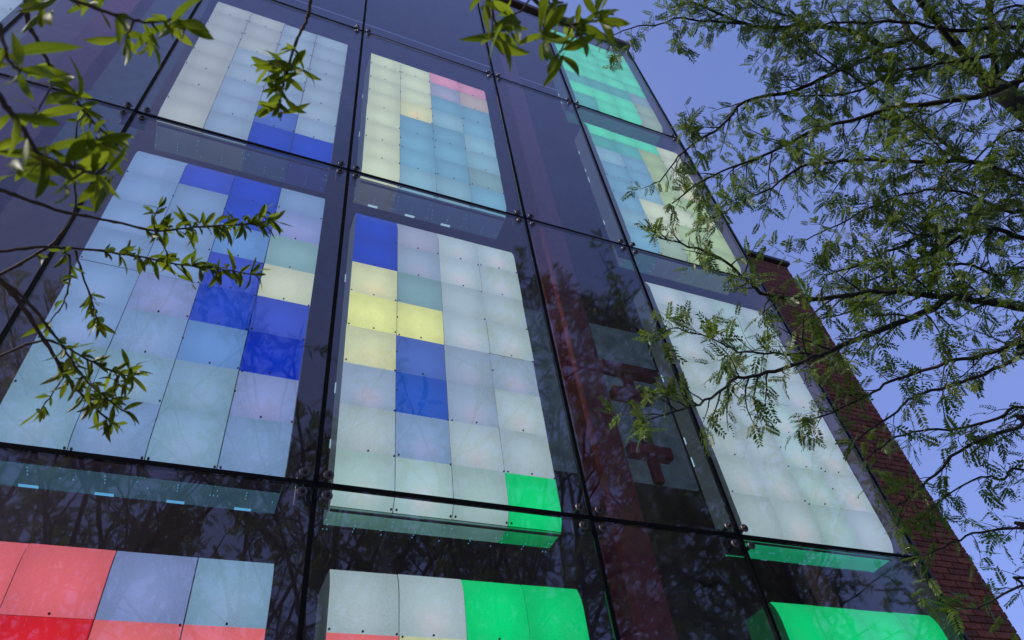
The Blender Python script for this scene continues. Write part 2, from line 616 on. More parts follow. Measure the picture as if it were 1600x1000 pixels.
# ------------------------------------------------------------------ light boxes
COL = {
    'W': (172, 191, 203), 'Wb': (146, 166, 192), 'Wl': (156, 164, 192), 'Wt': (166, 194, 200),
    'P': (122, 152, 200), 'Pt': (126, 160, 194), 'Pl': (130, 147, 203), 'Pm': (98, 140, 204), 'Pc': (150, 172, 196),
    'Lb': (130, 158, 200), 'Mb': (70, 102, 188), 'Bl': (20, 62, 190), 'Bm': (50, 74, 194), 'Bd': (0, 44, 184),
    'Bs': (16, 78, 188), 'C': (210, 220, 190), 'Cy': (214, 218, 172), 'Y': (234, 238, 150), 'Cw': (205, 212, 190),
    'Ca': (172, 180, 184), 'Tg': (128, 164, 172), 'K': (220, 152, 180), 'Pe': (190, 176, 172), 'Sk': (118, 170, 198),
    'Sl': (136, 180, 200), 'G': (0, 212, 124), 'Gl': (92, 228, 178), 'Gt': (86, 176, 166), 'Yg': (176, 200, 140),
    'R': (230, 106, 122), 'Rd': (234, 36, 52), 'Co': (240, 114, 124), 'Pa': (142, 166, 198), 'Cp': (160, 186, 160),
}
HOT = {'W': 0.32, 'Wb': 0.36, 'Wl': 0.36, 'Wt': 0.3, 'Cy': 0.4, 'Pl': 0.3, 'Lb': 0.35, 'P': 0.12, 'Pt': 0.15}
TM = {}


def tmat(k):
    if k not in TM:
        TM[k] = tile_mat('tile_' + k, COL[k], 0.86, HOT.get(k, 0.0), 0.10 if k in ('Yg', 'Cy', 'Y') else 0.035)
    return TM[k]


TW, TH, TT = 0.3275, 0.3190, 0.008
def tile_mesh(top_roll, bot_roll):
    """one tile, centred; y = 0 is its front; its free edge may roll back into the box"""
    mb = MB()
    w = TW / 2 - 0.0026
    zs = [-TH / 2 + 0.0016]
    ys = [0.0]
    prof = []
    nseg = 8
    for k in range(nseg + 1):
        s = k / nseg
        z = -TH / 2 + 0.0016 + (TH - 0.0032) * s
        y = 0.0
        if bot_roll and s < 0.45:
            y = 0.042 * ((0.45 - s) / 0.45) ** 2.4
        if top_roll and s > 0.55:
            y = 0.036 * ((s - 0.55) / 0.45) ** 2.4
        prof.append((z, y))
    if not (top_roll or bot_roll):
        prof = [prof[0], prof[-1]]
    vv, ff = [], []
    for z, y in prof:
        vv += [(-w, y, z), (w, y, z), (w, y + TT, z), (-w, y + TT, z)]
    for k in range(len(prof) - 1):
        a = 4 * k
        for q in range(4):
            ff.append((a + q, a + (q + 1) % 4, a + 4 + (q + 1) % 4, a + 4 + q))
    ff.append((3, 2, 1, 0)); a = 4 * (len(prof) - 1)
    ff.append((a, a + 1, a + 2, a + 3))
    mb.add(vv, ff)
    return mb


TILE_CACHE = {}
def tile_data(key, roll):
    k = (key, roll)
    if k not in TILE_CACHE:
        TILE_CACHE[k] = tile_mesh(roll == 1, roll == -1).mesh('tile', tmat(key), smooth=False)
    return TILE_CACHE[k]


def make_box(x0, z_top, tile_h, grid, label, side_rgb, base_rgbs, y0=0.12, depth=0.30, n_rows=8, slots=0, lip=0.02, slot_mat='slot', side_gain=0.16, base_gain=0.17):
    """x0: left edge, grid: rows from the top"""
    h = tile_h * n_rows
    zb = z_top - h
    t = empty('light_box', (x0 + 2 * TW, y0, zb), label, 'light box', 'tiled light boxes behind the glass')
    sc_z = tile_h / TH
    for r in range(n_rows):
        for c in range(4):
            key = grid[r][c]
            roll = 1 if r == 0 else (-1 if r == n_rows - 1 else 0)
            # upper and lower half of the box are two panels hung a few millimetres apart
            off = 0.0 if r < n_rows // 2 else 0.004
            link('tile', tile_data(key, roll), t,
                 ((c - 1.5) * TW + (0.0 if r < n_rows // 2 else -0.003), off + rng.uniform(-0.003, 0.003), h - (r + 0.5) * tile_h),
                 (rng.uniform(-.007, .007), rng.uniform(-.002, .002), rng.uniform(-.007, .007)), (1, 1, sc_z))
    # carcass
    mb = MB(); mb.box(-2 * TW + 0.02, 2 * TW - 0.02, 0.066, depth - 0.01, 0.02, h - 0.02)
    mb.build('carcass', M['core'], t)
    # side panels of grey acrylic lit from inside
    sm = tile_mat('side_acrylic', side_rgb, side_gain, 0, 0.15)
    for s in (-1, 1):
        mb = MB()
        xa = s * 2 * TW
        xb = xa - s * 0.008
        prof = [(0.010, 0.10), (0.058, 0.0), (depth, 0.0), (depth, h), (0.058, h), (0.010, h - 0.10)]
        n_ = len(prof)
        vv = [(xa, y, z) for y, z in prof] + [(xb, y, z) for y, z in prof]
        ff = [tuple(range(n_)), tuple(range(2 * n_ - 1, n_ - 1, -1))] + [(i, (i + 1) % n_, n_ + (i + 1) % n_, n_ + i) for i in range(n_)]
        mb.add(vv, ff)
        mb.build('side_panel', sm, t)
        if s < 0:
            for k in range(int(h / 0.21)):
                if rng.random() < 0.68:
                    continue
                mb = MB(); zz = 0.06 + k * 0.21 + rng.uniform(-.01, .01)
                mb.box(xa - 0.006, xa - 0.001, depth - 0.018, depth - 0.010, zz, zz + 0.05 + rng.random() * 0.05)
                mb.build('light_slot', M[slot_mat], t)
    # underside and top, one panel for each column of tiles
    for c in range(4):
        bmx = tile_mat('base_acrylic', base_rgbs[c], base_gain, 0, 0.15)
        mb = MB(); mb.box(-TW / 2 + 0.001, TW / 2 - 0.001, 0.060, depth, -0.006, 0.002)
        link('base_panel', mb.mesh('base_panel', bmx), t, ((c - 1.5) * TW, 0, 0))
        if c < slots:
            mb = MB(); mb.box(-0.042, 0.042, depth - 0.024, depth - 0.004, -0.0095, -0.0065)
            link('light_slot', mb.mesh('light_slot', M[slot_mat]), t, ((c - 1.5) * TW, 0, 0))
    mb = MB(); mb.box(-2 * TW + 0.004, 2 * TW - 0.004, 0.064, 0.064 + lip, -0.012, -0.0065)
    mb.build('lip', M['lip'], t)
    mb = MB(); mb.box(-2 * TW + 0.01, 2 * TW - 0.01, 0.060, depth, h + 0.001, h + 0.007)
    mb.build('top_panel', M['acrylic'], t)
    # pin holes that let the lamps through the underside
    mb = MB()
    for c in range(5):
        xx = (c - 2) * TW
        for k in range(5):
            for dx in (-0.022, 0.022) if k % 2 else (-0.028, -0.008, 0.008, 0.028):
                if abs(xx + dx) < 2 * TW - 0.004 and rng.random() < 0.5:
                    yy = 0.08 + k * 0.045
                    mb.box(xx + dx - 0.0018, xx + dx + 0.0018, yy - 0.004, yy + 0.004, -0.0085, -0.0065)
        for k in range(3):
            yy = 0.20 + k * 0.028
            if c < 4:
                mb.box(xx + TW / 2 - 0.002, xx + TW / 2 + 0.002, yy - 0.003, yy + 0.003, -0.0085, -0.0065)
    o = mb.build('pin_holes', M['slot_dim'], t); tag(o, kind='stuff')
    # black screws along the tile joints
    mb = MB()
    for r in range(n_rows + 1):
        z = h - r * tile_h
        if r in (0, n_rows):
            continue
        for c in range(5):
            if c < 4 and rng.random() < 0.62:
                mb.cyl(((c - 1.5) * TW + rng.uniform(-.01, .01), 0.0, z + 0.010), (0, -1, 0), 0.0060, 0.005, 0.007, 6)
            if rng.random() < 0.55:
                xx = (c - 2) * TW + (0.012 if c == 0 else -0.012)
                mb.cyl((xx, 0.0, z + rng.uniform(-.016, .016)), (0, -1, 0), 0.0060, 0.005, 0.007, 6)
                if rng.random() < 0.4 and 0 < c < 4:
                    mb.cyl((xx + 0.026, 0.0, z + rng.uniform(-.016, .016)), (0, -1, 0), 0.0060, 0.005, 0.007, 6)
            if 0 < c < 4 and rng.random() < 0.35 and r < n_rows - 1:
                mb.cyl(((c - 2) * TW, 0.0, z - tile_h * 0.5), (0, -1, 0), 0.0060, 0.005, 0.007, 6)
    for c in range(1, 4):
        for dx in (-0.014, 0.014):
            mb.cyl(((c - 2) * TW + dx, 0.050, 0.012), (0, -1, 0), 0.0075, 0.006, 0.016, 6)
    o = mb.build('screws', M['screw'], t); tag(o, kind='stuff')
    return t


def g(s):
    return [row.split() for row in s.strip().split('\n')]


K = 3.12                                      # metres per unit of (lateral / distance) at the tile fronts
def bx(u0, zt, zb):
    return dict(x0=u0 * K, z_top=1.6 + zt * K, tile_h=(zt - zb) * K / 8)


A1 = g('''Ca Ca Pc Pc
Ca Ca Pc Pc
Ca Ca Pc Pc
Ca Pc Pc Pc
Ca Pc Pa Pc
Ca Pa Pa Pc
Ca Pa Mb Pa
Ca Pa Bl Bl''')
A2 = g('''P Bm Bl P
P P Bl Pl
P P Pm Tg
P P Bm Cw
P Pl Bl Bm
P P Pm Bd
Pt Pt Pt Pl
Pt P Pt P''')
B1 = g('''C C K K
C C Wl Pe
C C Sk Sk
C Cy Sl Sk
C Sk Sk Sl
C Sk Sk Sl
C Sk Sk Tg
C Sl Sl Sk''')
B2 = g('''Bl Wl W W
Bl Wb W W
Cy Tg W W
Y Y W W
Cy Mb Wb Wb
Wb Bs Wb W
W Lb W W
Wt Wt Wt G''')
C0 = g('''Gl Gl Gl Gl
Gl G Gl Gl
Gl Gl Gl Gl
Gl Gl Gl Gl
Gl Gl Gl Gl
Gt Gt Gt Tg
Gl Gl Gl Cp
Gt Gl Gl Cp''')
C1 = g('''Gl Gl Gl C
Gt Gt Yg C
Sl Sk Yg C
Sk Sk Yg Cy
Sk Sl Yg Yg
Sk C C Yg
Sl C Yg Yg
Sk Cp Yg Yg''')
C2 = g('''\n'''.join(['W W Wt W'] * 8))
A3 = g('''R R Pl Pt
Rd Rd Co Co
Rd Rd Co Co
R R Co Co
Rd R Co Co
Rd Rd Co Co
Rd Rd R Co
Rd Rd R Co''')
B3 = g('''W W G G
Co Cy G G
Co Co G G
Co Co G G
W W G G
W W G G
W W G G
W W G G''')
C3 = g('\n'.join(['G G G G'] * 8))
D1 = g('\n'.join(['Pc Pc Pc Pc'] * 8))
GREY, TEAL, GRN = (150, 170, 190), (118, 172, 214), (10, 190, 120)
BLU = (110, 140, 200)
make_box(**bx(-0.322, 2.475, 1.672), grid=A1, label='cream and pale blue light box with two dark blue tiles at its foot, upper left',
         side_rgb=GREY, base_rgbs=[GREY, GREY, BLU, (90, 100, 200)])
make_box(**bx(-0.324, 1.517, 0.700), grid=A2, label='pale blue light box with a zigzag of dark blue tiles and one cream tile',
         side_rgb=GREY, base_rgbs=[TEAL] * 4, slot_mat='slot_dim', depth=0.37, slots=4, lip=0.10)
make_box(**bx(0.1785, 2.471, 1.663), grid=B1, label='cream and sky blue light box with two pink tiles at its top right',
         side_rgb=GREY, base_rgbs=[(165, 170, 165), BLU, BLU, BLU], slots=3)
make_box(**bx(0.172, 1.492, 0.660), grid=B2, label='whitish light box with blue and yellow tiles and one green corner tile',
         side_rgb=(160, 180, 205), base_rgbs=[(130, 185, 185), (130, 185, 185), (130, 185, 185), (20, 200, 120)], depth=0.22, base_gain=0.34)
make_box(**bx(1.022, 3.46, 2.655), grid=C0, label='green light box at the very top right below the coping',
         side_rgb=(110, 170, 190), base_rgbs=[(60, 190, 140)] * 4)
make_box(**bx(1.020, 2.488, 1.690), grid=C1, label='light box of green, sky blue and yellow tiles behind the locust leaves',
         side_rgb=GREY, base_rgbs=[(110, 180, 190), GREY, (150, 185, 160), (160, 190, 150)])
make_box(**bx(1.016, 1.515, 0.694), grid=C2, label='plain white light box with green light painted on its underside, lower right beside the brick wall',
         side_rgb=(130, 150, 165), base_rgbs=[(30, 185, 135)] * 4, base_gain=0.50, depth=0.26)  # green light from the box below put into the underside's emission colour
make_box(**bx(-0.322, 0.549, -0.26), grid=A3, label='red and coral light box at the bottom left with two pale tiles',
         side_rgb=(150, 90, 100), base_rgbs=[GREY] * 4)
make_box(**bx(0.1785, 0.549, -0.26), grid=B3, label='half white, half green light box at the bottom centre',
         side_rgb=(130, 150, 165), base_rgbs=[GREY] * 4)
make_box(**bx(1.018, 0.557, -0.25), grid=C3, label='wholly bright green light box at the bottom right corner',
         side_rgb=(40, 150, 100), base_rgbs=[GRN] * 4)
make_box(**bx(-1.150, 2.475, 1.672), grid=D1, label='pale light box cut off by the top left corner',
         side_rgb=GREY, base_rgbs=[GREY] * 4)

# ------------------------------------------------------------------ brick wall beside the facade
BX0, BX1, BY, BZ1 = 4.97, 6.70, 1.0, 8.86
wall = empty('brick_wall', (BX0, BY, 0), 'red brick wall standing right of the glass facade', 'brick wall')
mb = MB(); mb.box(0.0, BX1 - BX0 - 0.006, 0.012, 1.2, 0.0, BZ1)
mb.build('mortar_core', M['mortar'], wall)
mb = MB(); mb.box(-0.02, BX1 - BX0 + 0.05, -0.05, 1.25, BZ1 + 0.001, BZ1 + 0.07)
mb.build('coping', M['dark_metal'], wall, bevel=0.008)
BL, BH, BD, JO = 0.203, 0.056, 0.10, 0.008
bricks = []
nr = int(BZ1 / (BH + JO))
for r in range(nr):
    z = r * (BH + JO) + 0.004
    x = BX1 - BX0
    first = True
    while x > 0.05:
        L = BL if (r % 2 == 0 or not first) else BD
        first = False
        xa = max(0.0, x - L)
        bricks.append((xa, x, z))
        x = xa - JO
# the pieces that show best (right of the glass edge, above the lower frame edge) are single bricks
def seen(b):
    px, py = to_pixel((BX0 + (b[0] + b[1]) / 2, BY, b[2] + 0.03))
    return px, py


scored = []
for b in bricks:
    px, py = seen(b)
    vis = b[1] + BX0 > 5.85 and -20 < py < 1015 and px < 1610
    scored.append((0 if vis else 1, -py, b))
scored.sort(key=lambda s: (s[0], s[1]))
BRICK_ME = {}
rest = MB()
for k, (vis, _, b) in enumerate(scored):
    L = b[1] - b[0]
    if vis == 0 and k < 300:
        key = round(L, 3)
        if key not in BRICK_ME:
            m_ = MB(); m_.box(-L / 2, L / 2, 0.0, BD, -BH / 2, BH / 2)
            BRICK_ME[key] = m_.mesh('brick', M['brick'], bevel=0.004)
        link('brick', BRICK_ME[key], wall, ((b[0] + b[1]) / 2, rng.uniform(-.003, .003), b[2] + BH / 2), (0, rng.uniform(-.004, .004), 0))
    else:
        rest.box(b[0], b[1], rng.uniform(-.003, .003), BD, b[2], b[2] + BH)
# return face
for r in range(nr):
    z = r * (BH + JO) + 0.004
    y = (BD if r % 2 == 0 else BL) + JO
    while y < 1.1:
        rest.box(BX1 - BX0 - 0.09, BX1 - BX0, y, y + BL, z, z + BH)
        y += BL + JO
o = rest.build('brick_mass', M['brick'], wall); tag(o, kind='stuff')

# ------------------------------------------------------------------ trees: shared pieces
def smooth_line(pts, n_per=4):
    """Catmull-Rom through 3D points"""
    P = [np.array(p, float) for p in pts]
    if len(P) < 3:
        return P
    P = [2 * P[0] - P[1]] + P + [2 * P[-1] - P[-2]]
    out = []
    for i in range(1, len(P) - 2):
        for k in range(n_per):
            t = k / n_per
            a, b, c, d = P[i - 1], P[i], P[i + 1], P[i + 2]
            out.append(0.5 * ((2 * b) + (c - a) * t + (2 * a - 5 * b + 4 * c - d) * t * t + (3 * b - a - 3 * c + d) * t ** 3))
    out.append(P[-2])
    return out


def unit(v):
    return v / (np.linalg.norm(v) + 1e-12)


def frond_geometry(n_pairs, length, seed, curl):
    """a feather-shaped compound leaf along +x, drooping in -z"""
    r_ = random.Random(seed)
    vv, ff = [], []
    def rach(s):
        return np.array((length * s, 0.0, -curl * length * s * s))
    for i in range(4):
        a, b = rach(i / 4), rach((i + 1) / 4)
        n0 = len(vv); w = 0.0011
        vv += [a + (0, -w, 0), a + (0, w, 0), b + (0, w, 0), b + (0, -w, 0)]
        ff.append((n0, n0 + 1, n0 + 2, n0 + 3))
    for k in range(n_pairs):
        s = 0.16 + 0.84 * k / (n_pairs - 1)
        base = rach(min(s, 1.0))
        ll = length * (0.30 * (1 - 0.55 * abs(s - 0.45))) * r_.uniform(0.85, 1.12)
        for sd in (-1, 1):
            ang = math.radians(r_.uniform(52, 72) - 18 * s)
            d = np.array((math.cos(ang), sd * math.sin(ang), r_.uniform(-0.35, 0.1)))
            d = unit(d)
            side = unit(np.cross(d, (0, 0, 1)))
            up = np.cross(side, d)
            w = ll * 0.19
            n0 = len(vv)
            vv += [base, base + d * ll * 0.42 + side * w + up * 0.001, base + d * ll - np.array((0, 0, ll * 0.12)), base + d * ll * 0.42 - side * w + up * 0.001]
            ff.append((n0, n0 + 1, n0 + 2, n0 + 3))
    return np.array(vv), ff


FRONDS = [frond_geometry(n_, 1.0, 100 + i, c_) for i, (n_, c_) in enumerate(((8, .15), (9, .3), (10, .1), (7, .4), (9, .05), (11, .25)))]
FROND_ME = []
for vv, ff in FRONDS:
    me = bpy.data.meshes.new('compound_leaf')
    me.from_pydata([tuple(v) for v in vv], [], ff)
    me.materials.append(M['locust_leaf'])
    FROND_ME.append(me)


def frame(d, up_hint=(0, 0, 1), roll=0.0):
    d = unit(np.array(d, float))
    u = np.array(up_hint, float)
    if abs(d @ u) > 0.95:
        u = np.array((1.0, 0, 0))
    y = unit(np.cross(u, d)); z = np.cross(d, y)
    c, s = math.cos(roll), math.sin(roll)
    y2 = y * c + z * s; z2 = -y * s + z * c
    return np.stack([d, y2, z2], 1)


def rvec(r_):
    while True:
        v = np.array((r_.uniform(-1, 1), r_.uniform(-1, 1), r_.uniform(-1, 1)))
        if 0.05 < v @ v < 1:
            return unit(v)


def clear_of_building(p, m=0.12):
    if p[0] < 4.75:
        return p[1] < -m
    return p[1] < 1.0 - m


def fill_foliage(fronds, parent, n_single, name_stuff='crown'):
    """fronds: list of (pos, rotation matrix, scale, variant); the largest in the picture become single leaves"""
    def size(fr):
        c = R @ (fr[0] - CAM_POS)
        if c[2] < 0.3:
            return -1
        px, py = 800 + FPX * c[0] / c[2], 500 + FPX * c[1] / c[2]
        if not (0 < px < 1600 and 0 < py < 1000):
            return -1
        return fr[2] * FPX / c[2]
    order = sorted(range(len(fronds)), key=lambda i: -size(fronds[i])) if n_single else list(range(len(fronds)))
    base = np.array(parent.location)
    for i in order[:n_single]:
        p, rot, s, var = fronds[i]
        m = Matrix(((rot[0, 0], rot[0, 1], rot[0, 2]), (rot[1, 0], rot[1, 1], rot[1, 2]), (rot[2, 0], rot[2, 1], rot[2, 2])))
        link('compound_leaf', FROND_ME[var], parent, tuple(p - base), m.to_euler(), (s, s, s))
    V, Fc, n0 = [], [], 0
    for i in order[n_single:]:
        p, rot, s, var = fronds[i]
        vv, ff = FRONDS[var]
        V.append((vv * s) @ rot.T + (p - base))
        Fc.append(np.array(ff) + n0)
        n0 += len(vv)
    if V:
        V = np.concatenate(V); Fc = np.concatenate(Fc)
        me = bpy.data.meshes.new(name_stuff)
        me.vertices.add(len(V)); me.vertices.foreach_set('co', V.astype(np.float32).ravel())
        me.loops.add(Fc.size); me.loops.foreach_set('vertex_index', Fc.astype(np.int32).ravel())
        me.polygons.add(len(Fc))
        me.polygons.foreach_set('loop_start', np.arange(0, Fc.size, 4, dtype=np.int32))
        me.materials.append(M['locust_leaf'])
        me.update(calc_edges=True)
        o = link(name_stuff, me, parent)
        tag(o, kind='stuff')


def twig_line(p, d, length, r_, droop=0.25, wob=0.22, n=5):
    pts = [p]
    d = unit(d)
    for k in range(n):
        d = unit(d + rvec(r_) * wob + np.array((0, 0, -droop * 0.2)))
        pts.append(pts[-1] + d * length / n)
    return pts


def dress(line, rad0, r_, fronds, twigs, spacing=0.16, tw_len=(0.25, 0.7), fr_len=(0.07, 0.115), start=0.15, depth=1, fr_step=0.055, ok=clear_of_building, dens=1.0):
    """side twigs and compound leaves along a limb"""
    L = 0.0
    seg = [np.linalg.norm(line[i + 1] - line[i]) for i in range(len(line) - 1)]
    tot = sum(seg)
    nxt = tot * start
    for i in range(len(line) - 1):
        while nxt < L + seg[i]:
            t = (nxt - L) / seg[i]
            p = line[i] * (1 - t) + line[i + 1] * t
            frac = nxt / tot
            d = unit(line[i + 1] - line[i])
            side = unit(np.cross(d, rvec(r_)))
            a = math.radians(r_.uniform(30, 65))
            td = d * math.cos(a) + side * math.sin(a) + np.array((0, 0, 0.05))
            ln = r_.uniform(*tw_len) * (1.1 - 0.5 * frac)
            tl = twig_line(p, td, ln, r_)
            if all(ok(q) for q in tl):
                r0 = max(0.0022, min(rad0 * (1 - 0.7 * frac) * 0.45, 0.007))
                twigs.append((tl, [r0 * (1 - 0.75 * k / (len(tl) - 1)) for k in range(len(tl))]))
                # leaves on the twig
                tt = r_.uniform(0.02, 0.08)
                k_side = 1
                while tt < ln:
                    s = tt / ln * (len(tl) - 1)
                    k0 = min(int(s), len(tl) - 2)
                    q = tl[k0] * (1 - (s - k0)) + tl[k0 + 1] * (s - k0)
                    if r_.random() < dens:
                        for _ in range(r_.choice((1, 1, 2, 3))):
                            dd = unit(tl[k0 + 1] - tl[k0])
                            sd = unit(np.cross(dd, rvec(r_)))
                            fd = unit(dd * r_.uniform(0.1, 0.9) + sd * 0.8 + np.array((0, 0, -0.25)))
                            ft = r_.uniform(*fr_len)
                            if ok(q + fd * ft):
                                fronds.append((q, frame(fd, roll=r_.uniform(-0.9, 0.9)), ft, r_.randrange(len(FRONDS))))
                    tt += fr_step * r_.uniform(0.6, 1.5)
                if depth > 0 and ln > 0.35:
                    dress([np.array(x) for x in tl], r0, r_, fronds, twigs, 0.16, (0.14, 0.32), fr_len, 0.3, depth - 1, fr_step, ok, dens)
            nxt += spacing * r_.uniform(0.6, 1.5)
        L += seg[i]


def taper(line, r0, r1):
    n_ = len(line)
    return [r0 + (r1 - r0) * (k / (n_ - 1)) ** 0.8 for k in range(n_)]


def gnarl(line, amp, r_):
    out = []
    for k, p in enumerate(line):
        e = 0 if k in (0, len(line) - 1) else 1
        out.append(p + rvec(r_) * amp * e)
    return out


# ------------------------------------------------------------------ honey locust at the right, limbs traced with real distances
TR = np.array((5.6, -2.2, 0.0))
locust = empty('locust_tree', tuple(TR), 'feathery green locust tree reaching in from the right in front of brick and sky', 'tree')
r_t = random.Random(5)
def trunk_at(z):
    return np.array((5.6 + 0.05 * math.sin(z * 0.9), -2.2 - 0.10 * z * 0.12, z))


tl = [trunk_at(z) for z in np.linspace(0, 7.2, 15)]
mb = MB(); mb.tube([p - TR for p in tl], [0.17 - 0.10 * k / 14 + (0.07 if k == 0 else 0) for k in range(15)], 12)
mb.build('trunk', M['bark'], locust, smooth=True)
# (px, py) along each limb from the trunk outwards, distance at both ends, radius at both ends in metres
LIMBS = [
    ([(1620, 175), (1563, 133), (1502, 99), (1451, 78), (1420, 51), (1410, 27), (1386, 0), (1362, -60), (1350, -150)], 8.0, 8.6, .050, .022, 7.0),
    ([(1425, 58), (1383, 71), (1332, 51), (1261, 39), (1220, 44), (1162, 37), (1104, 14), (1060, -10), (1000, -50)], 8.1, 7.2, .032, .007, None),
    ([(1261, 39), (1237, 27), (1189, 10), (1150, -20)], 7.7, 7.2, .014, .005, None),
    ([(1162, 37), (1094, 32), (1060, 27), (1033, 37), (985, 44), (940, 62)], 7.4, 6.6, .012, .004, None),
    ([(1383, 71), (1352, 92), (1298, 116), (1237, 143), (1165, 158), (1128, 197), (1091, 221), (1060, 245), (1030, 285)], 8.0, 6.0, .026, .005, None),
    ([(1610, 88), (1519, 92), (1458, 100), (1386, 119), (1349, 139), (1312, 148), (1250, 150)], 7.4, 6.8, .026, .006, 6.0),
    ([(1610, 48), (1553, 44), (1485, 48), (1417, 34), (1359, 36), (1298, 36), (1230, 60)], 7.8, 7.0, .026, .007, 6.6),
    ([(1620, 125), (1539, 148), (1485, 158), (1400, 167), (1349, 182), (1264, 207), (1213, 235), (1172, 252), (1111, 275), (1050, 318)], 6.8, 5.2, .030, .005, 5.6),
    ([(1620, 290), (1553, 262), (1502, 245), (1451, 204), (1400, 177), (1366, 146), (1325, 116), (1270, 80), (1240, 55)], 6.4, 7.4, .020, .006, 4.6),
    ([(1553, 262), (1516, 252), (1434, 253), (1352, 250), (1305, 252), (1250, 262), (1206, 292), (1155, 320), (1105, 345)], 6.2, 5.0, .020, .004, None),
    ([(1620, 378), (1563, 361), (1533, 359), (1451, 367), (1400, 388), (1340, 415), (1290, 430)], 5.8, 5.0, .024, .005, 4.2),
    ([(1533, 359), (1505, 369), (1468, 391), (1400, 420), (1350, 440)], 5.6, 5.1, .014, .005, None),
    ([(1620, 482), (1600, 480), (1536, 471), (1478, 463), (1400, 457), (1349, 457), (1281, 466), (1196, 461), (1179, 446), (1152, 425), (1111, 398), (1063, 381), (1022, 366)], 5.2, 3.4, .030, .003, 3.6),
    ([(1478, 463), (1468, 476), (1417, 500), (1332, 534), (1281, 554), (1250, 565), (1196, 583), (1152, 592), (1111, 621), (1070, 639), (1012, 656)], 4.9, 3.0, .022, .003, None),
    ([(1281, 554), (1230, 553), (1162, 551), (1128, 537), (1060, 514), (1020, 528)], 4.3, 3.3, .008, .002, None),
    ([(1620, 520), (1600, 527), (1553, 551), (1485, 565), (1400, 592), (1366, 612), (1310, 640), (1270, 655)], 4.8, 3.9, .018, .004, 3.2),
    ([(1620, 545), (1600, 551), (1553, 578), (1485, 602), (1434, 616), (1410, 636), (1366, 667), (1335, 690)], 4.7, 4.0, .016, .004, 3.0),
    ([(1620, 655), (1600, 663), (1551, 680), (1500, 704), (1449, 752), (1425, 772), (1398, 793)], 4.6, 4.1, .016, .004, 2.8),
    ([(1620, 640), (1560, 655), (1493, 672), (1440, 672), (1390, 690), (1350, 720)], 4.8, 4.2, .012, .004, 2.9),
    ([(1620, 820), (1600, 823), (1534, 830), (1486, 850), (1442, 867)], 4.4, 4.1, .012, .003, 2.4),
    ([(1620, 905), (1600, 915), (1534, 946), (1493, 952)], 4.3, 4.1, .012, .003, 2.2),
    ([(1620, 330), (1570, 330), (1500, 300), (1430, 300), (1370, 320), (1310, 350), (1260, 375)], 6.0, 5.0, .016, .004, 4.4),
    ([(1620, 210), (1560, 215), (1480, 300), (1420, 340), (1380, 350)], 6.6, 6.0, .012, .004, 5.0),
    ([(1620, 420), (1560, 430), (1500, 410), (1440, 430), (1350, 480), (1270, 500)], 5.5, 4.6, .016, .004, 3.8),
    ([(1620, 735), (1570, 748), (1530, 745), (1490, 770), (1450, 800)], 4.6, 4.2, .010, .003, 2.6),
    ([(1620, 20), (1575, 10), (1530, 30), (1480, -20), (1440, -60)], 8.0, 8.2, .018, .006, 6.8),
]
fronds, twigs = [], []
for pts, d0, d1, r0, r1, attach in LIMBS:
    n_ = len(pts)
    line = []
    for k, (px, py) in enumerate(pts):
        dd = d0 + (d1 - d0) * k / (n_ - 1)
        q = ray_point(px, py, dd)
        if not clear_of_building(q, 0.1):
            for _ in range(60):
                dd -= 0.08
                q = ray_point(px, py, dd)
                if clear_of_building(q, 0.1):
                    break
        line.append(q)
    if attach is not None:
        a = trunk_at(min(attach, line[0][2] - 0.3, 7.1))
        mid = a * 0.5 + line[0] * 0.5 + np.array((0, 0, -0.05))
        line = [a, mid] + line
    sl = gnarl(smooth_line(line, 4), 0.008, r_t)
    mb = MB(); mb.tube([p - TR for p in sl], taper(sl, r0, r1), 7)
    mb.build('limb', M['bark'], locust, smooth=True)
    near = min(d0, d1) < 4.6
    dress(sl, r0, r_t, fronds, twigs, spacing=0.072 if not near else 0.072, tw_len=(0.22, 0.62) if not near else (0.16, 0.42),
          fr_len=(0.065, 0.13), start=0.22 if attach else 0.05, depth=1, fr_step=0.056, dens=0.95)
    # leaves at the very tip
    tip = sl[-1]; dt = unit(sl[-1] - sl[-3])
    for _ in range(6):
        fd = unit(dt + rvec(r_t) * 0.8)
        fronds.append((tip, frame(fd, roll=r_t.uniform(-.8, .8)), r_t.uniform(.06, .1), r_t.randrange(6)))


def grow(p, d, length, r0, level, fronds, twigs, limbs, r_, ok, fr_len, dens, spread=0.75):
    n = 6
    pts = [p]
    dd = unit(d)
    for k in range(n):
        dd = unit(dd + rvec(r_) * 0.16 + np.array((0, 0, 0.04)))
        pts.append(pts[-1] + dd * length / n)
    pts = [q for q in pts if ok(q)]
    if len(pts) < 3:
        return
    sl = smooth_line(pts, 2)
    limbs.append((sl, taper(sl, r0, r0 * 0.4)))
    if level <= 0:
        dress(sl, r0, r_, fronds, twigs, 0.20, (0.2, 0.6), fr_len, 0.1, 1, 0.11, ok, dens)
        return
    for _ in range(r_.choice((3, 4))):
        t = r_.uniform(0.35, 1.0)
        i = min(int(t * (len(sl) - 1)), len(sl) - 2)
        dn = unit(unit(sl[i + 1] - sl[i]) * 0.8 + rvec(r_) * spread + np.array((0, 0, 0.1)))
        grow(sl[i], dn, length * r_.uniform(0.55, 0.8), r0 * 0.55, level - 1, fronds, twigs, limbs, r_, ok, fr_len, dens, spread)


